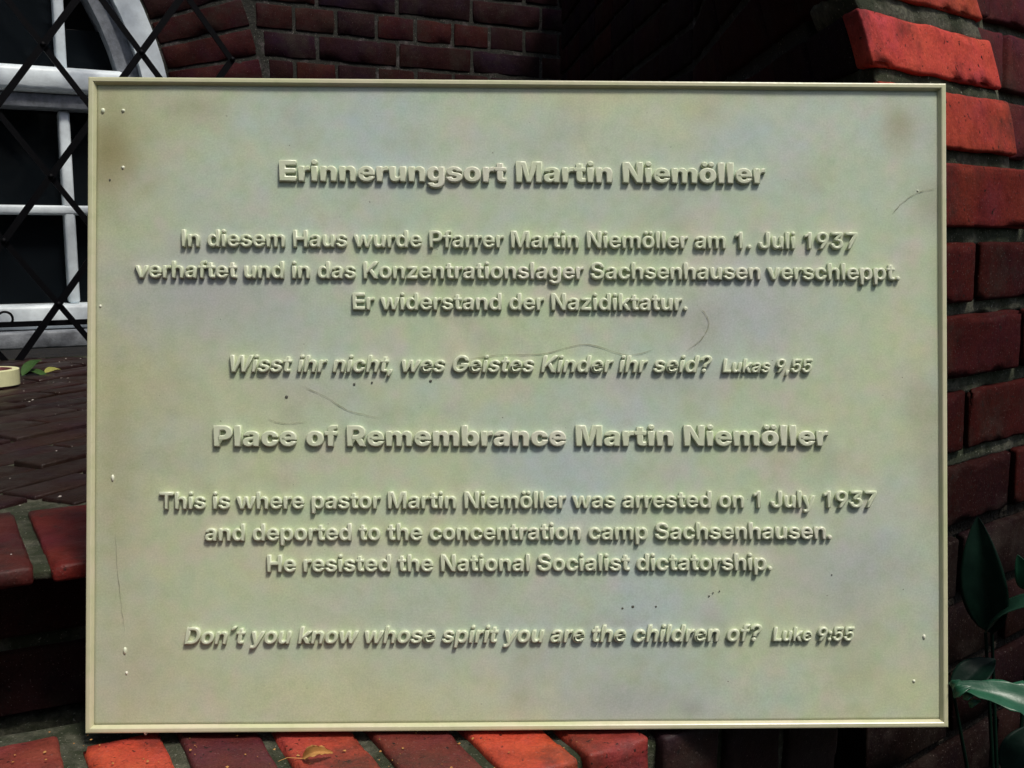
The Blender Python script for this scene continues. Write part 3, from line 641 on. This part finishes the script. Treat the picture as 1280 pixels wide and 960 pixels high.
"H":{"E":[625,"42,0 42,728 592,728 592,560 243,560 243,446 564,446 564,284 243,284 243,168 591,168 591,0"],"M":[935,"42,0 42,728 348,728 413,500 422,471q 444,382q 467,283q 486,193q 492,162 445,162 451,193q 470,283q 492,382q 514,471q 522,500 587,728 894,728 894,0 694,0 694,281 694,306q 697,386q 700,482q 702,579q 702,621 721,621 711,578q 688,481q 664,387q 642,308q 635,281 550,0 386,0 300,281 292,308q 270,387q 246,481q 221,578q 211,621 233,621 233,579q 236,482q 238,386q 241,306q 241,281 241,0"],"N":[749,"42,0 42,728 251,728 427,442 443,417q 479,350q 518,271q 536,230 514,192 511,232q 507,334q 504,430q 504,461 504,728 707,728 707,0 497,0 333,266 314,297q 271,373q 226,463q 201,514 234,522 238,471q 243,371q 245,290q 245,266 245,0"],"P":[651,"42,0 42,728 352,728 437,728q 562,665q 631,550q 631,472 631,395q 562,280q 436,218q 350,218 159,218 159,381 326,381 359,381q 405,403q 430,444q 430,472 430,501q 405,541q 359,563q 326,563 243,563 243,0"],"R":[666,"42,0 42,728 352,728 437,728q 562,667q 631,554q 631,476 631,399q 560,290q 431,232q 343,232 165,232 165,388 326,388 359,388q 405,409q 430,448q 430,476 430,504q 405,544q 359,565q 326,565 243,565 243,0|+441,0 277,331 485,331 654,0"],"a":[588,"201,-9 149,-9q 69,25q 24,93q 24,145 24,189q 55,250q 109,290q 181,310q 223,313 269,316q 324,326q 349,344q 349,359 349,361 349,373q 334,391q 307,400q 289,400 270,400q 242,390q 224,368q 222,353 44,359 49,413q 109,493q 217,536q 295,536 354,536q 447,511q 510,463q 543,396q 543,354 543,0 355,0 355,74 352,74 335,43q 291,7q 235,-9q|264,113 286,113q 325,130q 351,163q 351,186 351,229 343,226q 326,221q 307,216q 285,212q 272,210 251,206q 223,192q 208,170q 208,157 208,143q 222,123q 248,113q"],"b":[632,"387,-10 351,-10q 293,12q 252,54q 240,83 238,83 238,0 45,0 45,728 240,728 240,449 242,449 256,476q 297,515q 353,536q 389,536 450,536q 549,471q 607,349q 607,263 607,177q 550,55q 451,-10q|324,142 351,142q 388,172q 408,226q 408,263 408,301q 388,354q 351,384q 324,384 297,384q 257,354q 234,301q 234,263 234,226q 257,172q 297,142q"],"c":[590,"303,-11 218,-11q 93,57q 25,181q 25,262 25,344q 93,467q 218,536q 303,536 359,536q 453,504q 523,446q 563,366q 566,316 381,307 379,326q 367,355q 348,375q 322,386q 306,386 280,386q 243,357q 223,302q 223,263 223,223q 243,168q 281,139q 306,139 322,139q 348,150q 367,170q 379,201q 381,220 566,211 564,161q 525,80q 456,21q 360,-11q"],"e":[591,"301,-11 219,-11q 94,57q 25,181q 25,262 25,343q 94,466q 216,536q 297,536 358,536q 457,497q 529,426q 568,327q 568,266 568,216 84,216 84,325 478,325 387,305 387,334q 367,375q 329,397q 301,397 274,397q 236,375q 215,334q 215,305 215,221 215,190q 238,147q 279,125q 308,125 329,125q 362,136q 385,157q 391,171 564,162 553,111q 480,33q 370,-11q"],"f":[424,"403,526 403,379 10,379 10,526|+102,0 102,562 102,622q 145,701q 232,739q 297,739 331,739q 396,735q 410,734 400,588 392,589q 361,590q 348,590 320,590q 297,567q 297,541 297,0"],"g":[632,"309,-213 227,-213q 117,-169q 56,-93q 48,-44 228,-36 232,-49q 253,-69q 287,-79q 309,-79 352,-79q 394,-35q 394,11 394,95 389,95 378,65q 337,26q 280,7q 245,7 181,7q 82,70q 25,186q 25,267 25,351q 83,471q 182,536q 243,536 279,536q 336,514q 378,474q 392,448 394,448 394,526 588,526 588,32 588,-52q 521,-160q 396,-213q|308,154 335,154q 375,182q 398,234q 398,270 398,306q 375,358q 335,387q 308,387 281,387q 244,358q 224,306q 224,270 224,234q 244,182q 281,154q"],"i":[285,"45,0 45,526 240,526 240,0|142,567 98,567q 40,620q 40,660 40,700q 98,752q 142,752 186,752q 243,700q 243,660 243,620q 186,567q"],"l":[300,"48,0 48,728 250,728 250,0"],"m":[929,"45,0 45,526 229,526 234,393 224,393 237,443q 287,506q 354,536q 392,536 449,536q 533,465q 546,388 529,388 540,439q 594,505q 668,536q 709,536 761,536q 840,491q 884,408q 884,353 884,0 689,0 689,303 689,339q 653,380q 622,380 603,380q 574,361q 558,327q 558,303 558,0 371,0 371,303 371,339q 336,380q 305,380 285,380q 256,361q 240,327q 240,303 240,0"],"n":[629,"240,285 240,0 45,0 45,526 235,526 236,384 217,384 239,450q 327,536q 405,536 462,536q 542,485q 584,394q 584,333 584,0 388,0 388,290 388,329q 350,373q 314,373 291,373q 258,353q 240,313q"],"o":[613,"307,-11 222,-11q 95,56q 25,179q 25,262 25,345q 95,468q 222,536q 307,536 392,536q 519,468q 588,345q 588,262 588,179q 519,56q 392,-11q|307,139 331,139q 368,168q 390,223q 390,263 390,303q 368,357q 331,385q 307,385 283,385q 245,357q 223,303q 223,263 223,223q 245,168q 283,139q"],"r":[422,"45,0 45,526 234,526 234,428 237,428 251,483q 313,528q 363,528 376,528q 400,527q 412,525 412,366 400,367q 358,369q 340,369 310,369q 265,342q 240,293q 240,259 240,0"],"s":[568,"288,-12 212,-12q 96,32q 27,113q 20,167 209,176 215,150q 254,119q 289,119 318,119q 350,137q 350,152 350,166q 321,183q 290,188 194,205 114,218q 32,297q 32,360 32,415q 91,493q 202,535q 280,535 356,535q 466,493q 529,415q 533,361 357,353 355,377q 315,405q 286,405 259,405q 227,387q 227,371 227,359q 250,341q 276,336 387,317 469,303q 548,234q 548,175 548,119q 483,35q 365,-12q"],"t":[412,"389,526 389,379 10,379 10,526|+91,663 286,663 286,184 286,163q 304,146q 329,146 340,146q 379,147q 386,148 394,2 374,-1q 313,-3q 282,-3 184,-3q 91,74q 91,155"],"u":[629,"224,-10 167,-10q 86,40q 45,132q 45,193 45,526 240,526 240,236 240,197q 279,153q 314,153 338,153q 371,173q 388,212q 388,241 388,526 584,526 584,0 394,0 393,141 412,141 389,76q 301,-10q"],"ö":[613,"307,-11 222,-11q 95,56q 25,179q 25,262 25,345q 95,468q 222,536q 307,536 392,536q 519,468q 588,345q 588,262 588,179q 519,56q 392,-11q|307,139 331,139q 368,168q 390,223q 390,263 390,303q 368,357q 331,385q 307,385 283,385q 245,357q 223,303q 223,263 223,223q 245,168q 283,139q|420,571 380,571q 326,622q 326,661 326,699q 380,750q 420,750 461,750q 514,699q 514,661 514,622q 461,571q|193,571 152,571q 99,622q 99,661 99,699q 152,750q 193,750 233,750q 287,699q 287,661 287,622q 234,571q"]}}
SPACE = .262
def word_mesh(txt, face, ems, xs, shear, thin, layer=0):
    """one raised word: outlines filled, extruded and rounded at the edge"""
    cu = bpy.data.curves.new('word', 'CURVE'); cu.dimensions = '2D'; cu.fill_mode = 'BOTH'
    cu.resolution_u = 3; cu.extrude = .0013; cu.bevel_depth = .0011; cu.bevel_resolution = 1; cu.offset = -.0008-thin
    x0 = 0
    for ch in txt:
        adv, con = GLY[face][ch]
        for c_ in con.split('|'):
            if (c_[0] == '+') != (layer == 1): continue
            c_ = c_.lstrip('+'); pts = []
            for t in c_.split():
                q = t.endswith('q'); a_, b_ = t.rstrip('q').split(','); pts.append((int(a_)/1000, int(b_)/1000, not q))
            full = []
            for k in range(len(pts)):
                a_, b_ = pts[k], pts[(k+1) % len(pts)]
                full.append(a_)
                if not a_[2] and not b_[2]: full.append(((a_[0]+b_[0])/2, (a_[1]+b_[1])/2, True))
            while not full[0][2]: full = full[1:]+full[:1]
            on = [k for k in range(len(full)) if full[k][2]]
            on = [k for i_, k in enumerate(on) if not (abs(full[k][0]-full[on[i_-1]][0]) < 1e-6 and abs(full[k][1]-full[on[i_-1]][1]) < 1e-6)]
            T = lambda a_, b_: (((x0+a_)+b_*shear)*ems*xs, b_*ems, 0)
            sp = cu.splines.new('BEZIER'); sp.bezier_points.add(len(on)-1); sp.use_cyclic_u = True
            for i_, k in enumerate(on):
                bp = sp.bezier_points[i_]; P0_ = full[k]; bp.co = T(P0_[0], P0_[1]); bp.handle_left_type = bp.handle_right_type = 'FREE'
            for i_, k in enumerate(on):
                k2 = on[(i_+1) % len(on)]; A, B_ = full[k], full[k2]
                bp, bq = sp.bezier_points[i_], sp.bezier_points[(i_+1) % len(on)]
                mid = full[(k+1) % len(full)]
                if not mid[2]:
                    bp.handle_right = T(A[0]+(mid[0]-A[0])*2/3, A[1]+(mid[1]-A[1])*2/3)
                    bq.handle_left = T(B_[0]+(mid[0]-B_[0])*2/3, B_[1]+(mid[1]-B_[1])*2/3)
                else:
                    bp.handle_right_type = 'VECTOR'; bq.handle_left_type = 'VECTOR'
        x0 += adv/1000
    ob = bpy.data.objects.new('tmp', cu); COL.objects.link(ob)
    dg = bpy.context.evaluated_depsgraph_get()
    me = bpy.data.meshes.new_from_object(ob.evaluated_get(dg), depsgraph=dg); me.name = 'raised_word'; me.materials.clear()
    bpy.data.objects.remove(ob); bpy.data.curves.remove(cu)
    return me
def width(txt, face): return sum(SPACE if ch == ' ' else GLY[face][ch][0]/1000 for ch in txt)
def text_run(line, txt, face, x0, x1, y, cap, shear=0, thin=0):
    ems = cap/.727; xs = (x1-x0)/(width(txt, face)*ems); x = x0
    for wd in txt.split(' '):
        me = word_mesh(wd, face, ems, xs, shear, thin)
        if any('+' in GLY[face][ch][1] for ch in wd):          # strokes that overlap another stroke of the same letter
            m2 = word_mesh(wd, face, ems, xs, shear, thin, 1)
            b2 = bmesh.new(); b2.from_mesh(m2); bmesh.ops.translate(b2, vec=(0, 0, -.00012), verts=b2.verts); b2.to_mesh(m2); b2.free()
            b2 = bmesh.new(); b2.from_mesh(me); b2.from_mesh(m2); b2.to_mesh(me); b2.free()
        o = padd('raised_word', me, M_letter, line); o.location = (x, y, DEP+.0017)
        x += (width(wd, face)+SPACE)*ems*xs
LINES = [
 ('H', 'Erinnerungsort Martin Niemöller', -.2259, .2289, .2070, .0193, 0, None),
 ('B', 'In diesem Haus wurde Pfarrer Martin Niemöller am 1. Juli 1937', -.3154, .3171, .1458, .0156, 0, None),
 ('B', 'verhaftet und in das Konzentrationslager Sachsenhausen verschleppt.', -.3570, .3572, .1167, .0156, 0, None),
 ('B', 'Er widerstand der Nazidiktatur.', -.1577, .1565, .0877, .0156, 0, None),
 ('B', 'Wisst ihr nicht, wes Geistes Kinder ihr seid?', -.2727, .1770, .0297, .0156, .2, ('Lukas 9,55', .1872, .2725, .0127)),
 ('H', 'Place of Remembrance Martin Niemöller', -.2854, .2879, -.0390, .0192, 0, None),
 ('B', 'This is where pastor Martin Niemöller was arrested on 1 July 1937', -.3343, .3346, -.0968, .0155, 0, None),
 ('B', 'and deported to the concentration camp Sachsenhausen.', -.2925, .2922, -.1262, .0155, 0, None),
 ('B', 'He resisted the National Socialist dictatorship.', -.2359, .2357, -.1551, .0155, 0, None),
 ('B', 'Don´t you know whose spirit you are the children of?', -.3120, .2236, -.2213, .0155, .2, ('Luke 9:55', .2341, .3115, .0127)),
]
for (face, txt, x0, x1, y, cap, sh, extra) in LINES:
    ln = bpy.data.objects.new('text_line', None); COL.objects.link(ln); ln.parent = plaque; ln.empty_display_size = .01
    ln['label'] = 'raised line reading ' + txt.replace(',', '').replace('.', '')
    text_run(ln, txt, face, x0, x1, y, cap, sh, 0)
    if extra: text_run(ln, extra[0], face, extra[1], extra[2], y, extra[3], sh, .0)

# casting drips, hair cracks and scratches on the field
m, n, l, p = mat('hair_crack'); p.inputs['Base Color'].default_value = (.30, .31, .21, 1); p.inputs['Roughness'].default_value = .8; M_crack = m
def hair(pts, wd):
    V, F = [], []; N = 26
    for k in range(N+1):
        t = k/N*(len(pts)-1); i = min(int(t), len(pts)-2); q = t-i
        p0 = Vector(pts[max(i-1, 0)]); p1 = Vector(pts[i]); p2 = Vector(pts[i+1]); p3 = Vector(pts[min(i+2, len(pts)-1)])
        c = .5*((2*p1)+(p2-p0)*q+(2*p0-5*p1+4*p2-p3)*q*q+(3*p1-p0-3*p2+p3)*q**3)
        c += Vector((noise.noise(Vector((k*.7, pts[0][0]*50, 0))), noise.noise(Vector((k*.7, 9, pts[0][1]*50)))))*.0009
        ww = wd*(.25+.75*abs(noise.noise(Vector((k*.45, pts[0][0]*80, 4))))*1.6)*min(1, (k+.3)/4, (N-k+.3)/4)
        d = (p2-p1).normalized(); t_ = Vector((-d.y, d.x))*ww
        for s_ in (-1, 1): V.append((c.x+t_.x*s_, c.y+t_.y*s_, DEP+.0008+noise.noise(Vector((c.x*9, c.y*9, 3)))*.0006))
    for k in range(N): F.append((2*k, 2*k+1, 2*k+3, 2*k+2))
    padd('hair_crack', mesh('hair_crack', V, F), M_crack)
hair([(.350, .180), (.362, .192), (.375, .200), (.393, .204)], .00045)
hair([(-.060, .040), (-.02, .046), (.02, .047), (.06, .056), (.10, .046), (.125, .052)], .0005)
hair([(.168, .09), (.176, .078), (.170, .062), (.155, .05)], .0005)
hair([(-.205, .018), (-.18, .006), (-.16, -.006), (-.13, -.013)], .00045)
hair([(-.235, -.014), (-.218, -.018), (-.20, -.016)], .0004)
hair([(-.375, -.12), (-.372, -.16), (-.366, -.21)], .0003)
def drip(x, y, rx, ry, h):
    V, F = [(x, y, DEP+h)], []
    for q in range(1, 4):
        a = q/3*math.pi/2
        for k in range(10):
            b_ = k/10*2*math.pi; V.append((x+rx*math.sin(a)*math.cos(b_), y+ry*math.sin(a)*math.sin(b_)*(1.25 if math.sin(b_) < 0 else .8), DEP+h*math.cos(a)-.0002))
    for k in range(10):
        F.append((0, 1+k, 1+(k+1) % 10))
        for q in range(2): F.append((1+q*10+k, 11+q*10+k, 11+q*10+(k+1) % 10, 1+q*10+(k+1) % 10))
    padd('drip', mesh('drip', V, F), M_drip, smooth=True)
M_drip = plain_plaque('cast_drip', (.72, .74, .58))
def loc(px, py): return ((px-644)/1072*.8, (507-py)/812*.6045)
for (px, py, rx, ry, h) in [(124, 141, .0019, .0026, .0018), (149, 141, .0018, .0017, .0016), (149, 212, .0016, .0018, .0014), (122, 385, .0014, .0018, .0014), (138, 598, .0016, .0034, .0018),
                            (154, 812, .0018, .0036, .002), (156, 840, .0013, .0018, .0013), (1152, 800, .0017, .0026, .0018), (1139, 856, .0016, .0017, .0015), (180, 911, .0016, .004, .0045), (1146, 236, .001, .001, .001)]:
    drip(*loc(px, py), rx, ry, h)
M_speck = simple('dark_speck', (.10, .10, .08), .8)
for (px, py, rr) in [(133, 228, .0009), (436, 482, .0011), (458, 480, .0009), (531, 478, .0013), (352, 498, .0014), (771, 763, .001), (784, 761, .0013), (813, 761, .0009), (880, 748, .0008), (885, 744, .0007), (893, 742, .0007), (1035, 722, .0007)]:
    x, y = loc(px, py)
    V = [(x, y, DEP+.0011)]+[(x+rr*math.cos(k*math.pi/4)*1.1, y+rr*math.sin(k*math.pi/4), DEP+.0005) for k in range(8)]
    padd('speck', mesh('speck', V, [(0, 1+k, 1+(k+1) % 8) for k in range(8)]), M_speck, smooth=True)

# ------------------------------------------------------------------ small things on the ledge and the step
def ring_solid(name, c, ro, ri, z0, z1, m, parent):
    V, F = [], []; N = 40
    for k in range(N):
        a = 2*math.pi*k/N
        for (r_, zz) in ((ro, z0), (ro, z1-.001), (ro-.001, z1), (ri, z1), (ri, z0)): V.append((c.x+r_*math.cos(a), c.y+r_*math.sin(a), zz))
    for k in range(N):
        for m_ in range(5): F.append((5*k+m_, 5*((k+1) % N)+m_, 5*((k+1) % N)+(m_+1) % 5, 5*k+(m_+1) % 5))
    return add(name, mesh(name, V, F), m, parent, False)
tc = Vector((-1.105, 2.19, ZL+Z0))
roll = empty('tape_roll', tc, 'cream roll of tape lying on the ledge below the window grille', 'tape roll')
ring_solid('tape', tc, .054, .0405, tc.z+.001, tc.z+.034, M_tape, roll)
ring_solid('core', tc, .040, .037, tc.z+.001, tc.z+.0335, M_core, roll)

def leaf_mesh(base, tip, up, wid, fold=.25, bend=.15, droop=None, nu=14, nv=6, shape=1.0, ragged=0):
    base, tip, up = Vector(base), Vector(tip), Vector(up).normalized()
    d = tip-base; L = d.length; t = d.normalized(); side_ = t.cross(up).normalized(); nn = side_.cross(t).normalized()
    V, F = [], []
    for i in range(nu+1):
        q = i/nu; w_ = wid*(math.sin(math.pi*min(1, q**(.75*shape)))**.8 if 0 < q < 1 else 0.0)+.0007
        c = base+d*q+nn*bend*L*math.sin(math.pi*q)*1.0
        for j in range(-nv, nv+1):
            v = j/nv; e = w_*(1+ragged*noise.noise(Vector((i*.9, j*.1, wid*99)))) if abs(j) == nv else w_
            V.append(c+side_*e*v+nn*(fold*w_*abs(v)**1.3+.02*w_*noise.noise(Vector((q*6, v*3, L*30)))*4))
    M_ = 2*nv+1
    for i in range(nu):
        for j in range(2*nv):
            a = i*M_+j; F.append((a, a+1, a+M_+1, a+M_))
    # give it a little real thickness
    nV = len(V)
    V2 = [v-nn*.0006 for v in V]
    F2 = [tuple(reversed([x+nV for x in f])) for f in F]
    E_ = [(i*M_, (i+1)*M_, (i+1)*M_+nV, i*M_+nV) for i in range(nu)]+[((i+1)*M_+2*nv, i*M_+2*nv, i*M_+2*nv+nV, (i+1)*M_+2*nv+nV) for i in range(nu)]
    return V+V2, F+F2+E_
def stem_mesh(pts, r0, r1):
    V, F = [], []
    for k, p_ in enumerate(pts):
        r_ = r0+(r1-r0)*k/(len(pts)-1)
        for m_ in range(7): V.append(Vector(p_)+Vector((r_*math.cos(m_*2*math.pi/7), r_*math.sin(m_*2*math.pi/7), 0)))
    for k in range(len(pts)-1):
        for m_ in range(7): F.append((7*k+m_, 7*k+(m_+1) % 7, 7*k+7+(m_+1) % 7, 7*k+7+m_))
    return V, F
C8, S8 = math.cos(R(8)), math.sin(R(8))
def at_depth(px, py, d):           # world point seen at a pixel of the photograph, d metres ahead
    r_ = Vector(((px-640)/1300, C8+(480-py)/1300*S8, -S8+(480-py)/1300*C8)); return r_*(d/r_.y)+Vector((0, 0, Z0))
# greenery on the ledge
lf = empty('fallen_leaf', at_depth(45, 466, 2.38), 'green pointed leaf lying on the ledge under the window sill', 'leaf')
add('blade', mesh('blade', *leaf_mesh(at_depth(28, 470, 2.36), at_depth(53, 450, 2.44), (0, -.6, .8), .013, .4, .1)), M_hedge, lf, True)
add('blade', mesh('blade', *leaf_mesh(at_depth(60, 472, 2.36), at_depth(28, 466, 2.42), (0, -.3, .9), .008, .3, .1)), M_hedge, lf, True)
lf = empty('fallen_leaf', at_depth(62, 464, 2.40), 'small yellowing leaf lying beside the green leaf on the ledge', 'leaf')
add('blade', mesh('blade', *leaf_mesh(at_depth(56, 466, 2.38), at_depth(76, 462, 2.42), (0, -.5, .8), .010, .3, .1)), M_leaf_yellow, lf, True)
# dry curled leaf on the step
zst = ZS+Z0
def on_plane(px, py, z_):
    r_ = Vector(((px-640)/1300, C8+(480-py)/1300*S8, -S8+(480-py)/1300*C8)); return r_*((z_-Z0)/r_.z)+Vector((0, 0, Z0))
a = on_plane(378, 948, zst+.002); b_ = on_plane(416, 941, zst+.006)
lf = empty('dry_leaf', a, 'curled orange brown dead leaf on the bricks under the plaque', 'leaf')
add('blade', mesh('blade', *leaf_mesh(a, b_, (.3, -.6, .7), .0042, 1.2, .32, ragged=.4)), M_dry, lf, True)
add('stalk', mesh('stalk', *stem_mesh([a, a+Vector((-.012, -.004, .003)), a+Vector((-.02, -.006, .0005))], .0006, .0004)), M_dry, lf, True)
# crumbs of litter
def litter(name, label, pts, mats):
    V, F = [], []; r2 = random.Random(5)
    for (c, s_) in pts:
        i0 = len(V); a0 = r2.uniform(0, 6)
        for k in range(5): V.append(c+Vector((s_*math.cos(a0+k*1.256)*r2.uniform(.5, 1.3), s_*math.sin(a0+k*1.256)*r2.uniform(.5, 1.3), r2.uniform(0, s_*.6))))
        V.append(c+Vector((0, 0, s_*.8))); V.append(c-Vector((0, 0, s_*.2)))
        for k in range(5): F += [(i0+k, i0+(k+1) % 5, i0+5), (i0+(k+1) % 5, i0+k, i0+6)]
    o = add(name, mesh(name, V, F), mats); tag(o, label, None, None, 'stuff'); return o
r3 = random.Random(11); pts = []
for k in range(260):
    s_ = r3.uniform(-1.35, -.68); o_ = r3.uniform(2.05, 2.31); pts.append((FW(s_, o_, ZS+.0018), r3.choice([.0006, .0008, .0012, .0017])))
litter('leaf_litter', 'fine straw coloured crumbs scattered over the step bricks', pts, M_dry)
pts = []
for k in range(230):
    s_ = r3.uniform(-1.45, -.75); o_ = r3.uniform(.15, 2.0)**1.0; pts.append((FW(s_, o_, ZL+.0015), r3.choice([.0008, .0012, .0016, .0026])))
M_grit = simple('pale_grit', (.42, .38, .34), .8)
litter('grit', 'pale grit scattered over the brick ledge', pts, M_grit)

# ------------------------------------------------------------------ broad leaved plant at the lower right
def rootpt(x, y): return Vector((x, y, 0))
pl = empty('broad_leaved_plant', (.47, .98, 0), 'dark plant with broad pointed bluish leaves between the plaque and pier', 'plant')
def pleaf(base, tip, up, wid, m=M_leaf, parent=None, **k): add('leaf', mesh('leaf', *leaf_mesh(base, tip, up, wid, **k)), m, parent or pl, True)
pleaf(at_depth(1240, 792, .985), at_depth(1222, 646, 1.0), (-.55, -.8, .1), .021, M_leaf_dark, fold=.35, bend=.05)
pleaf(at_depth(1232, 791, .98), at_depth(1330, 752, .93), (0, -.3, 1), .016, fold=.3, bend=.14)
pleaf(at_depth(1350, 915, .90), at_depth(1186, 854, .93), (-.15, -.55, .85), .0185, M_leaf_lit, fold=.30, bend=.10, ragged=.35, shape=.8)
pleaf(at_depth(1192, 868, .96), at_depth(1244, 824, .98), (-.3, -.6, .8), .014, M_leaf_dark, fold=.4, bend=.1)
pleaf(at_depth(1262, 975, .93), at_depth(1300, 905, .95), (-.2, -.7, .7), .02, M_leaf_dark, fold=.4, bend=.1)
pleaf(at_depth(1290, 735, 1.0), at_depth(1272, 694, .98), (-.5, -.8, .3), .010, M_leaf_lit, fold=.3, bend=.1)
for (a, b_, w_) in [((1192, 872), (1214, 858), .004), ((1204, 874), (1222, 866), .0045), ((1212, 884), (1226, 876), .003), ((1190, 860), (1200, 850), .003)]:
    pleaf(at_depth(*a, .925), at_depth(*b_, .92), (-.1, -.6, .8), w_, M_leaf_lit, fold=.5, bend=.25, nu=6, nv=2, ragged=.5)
root = Vector((.49, .98, 0))
for q in (at_depth(1240, 792, .985), at_depth(1232, 791, .98), at_depth(1350, 905, .90), at_depth(1192, 868, .96), at_depth(1262, 975, .93), at_depth(1290, 735, 1.0)):
    mid = root.lerp(q, .55)+Vector((.012, .008, .02))
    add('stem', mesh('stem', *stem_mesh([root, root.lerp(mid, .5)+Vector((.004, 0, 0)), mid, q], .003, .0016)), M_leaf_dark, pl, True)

# unseen bushes and foliage added to cut light on pier, reveal and panes
def leaf_mass(name, c, rad, n_l, size, m, label, cat, seed, trunk_z=0):
    r_ = random.Random(seed); V, F = [], []
    e = empty(name, (c[0], c[1], 0), label, cat)
    for k in range(n_l):
        while True:
            q = Vector((r_.uniform(-1, 1), r_.uniform(-1, 1), r_.uniform(-1, 1)))
            if .25 < q.length < 1+.25*noise.noise(q*2+Vector((seed, 0, 0))): break
        p_ = Vector((c[0]+q.x*rad[0], c[1]+q.y*rad[1], c[2]+q.z*rad[2]))
        if p_.z < .02: continue
        d = Vector((r_.gauss(0, 1), r_.gauss(0, 1), r_.gauss(0, .6)-.2)).normalized(); u = d.cross(Vector((r_.gauss(0, 1), r_.gauss(0, 1), r_.gauss(0, 1)))).normalized()
        s_ = size*r_.uniform(.6, 1.3); i0 = len(V)
        V += [p_, p_+d*s_*.5+u*s_*.28, p_+d*s_, p_+d*s_*.5-u*s_*.28]; F.append((i0, i0+1, i0+2, i0+3))
    add('foliage', mesh('foliage', V, F), m, e)
    add('stem', mesh('stem', *stem_mesh([(c[0], c[1], 0), (c[0]+.02, c[1], c[2]*.6), (c[0], c[1]+.03, c[2])], .03*rad[2]+.004, .01)), M_soil, e)
leaf_mass('shade_bush', (1.02, .72, .34), (.30, .34, .36), 1500, .07, M_leaf, 'leafy bush added out of view past the right edge to shade the pier', 'bush', 3)
leaf_mass('shade_bush', (-2.3, .5, 1.7), (.8, 1.5, 1.9), 9000, .11, M_hedge, 'tall leafy bush added out of view at the left to darken the reveal', 'bush', 5)
leaf_mass('unseen_hedge', (-.5, -6.0, 2.2), (8, 1.2, 2.8), 12000, .24, M_hedge, 'unseen foliage added behind the camera to block low sky', 'unseen_hedge', 8)
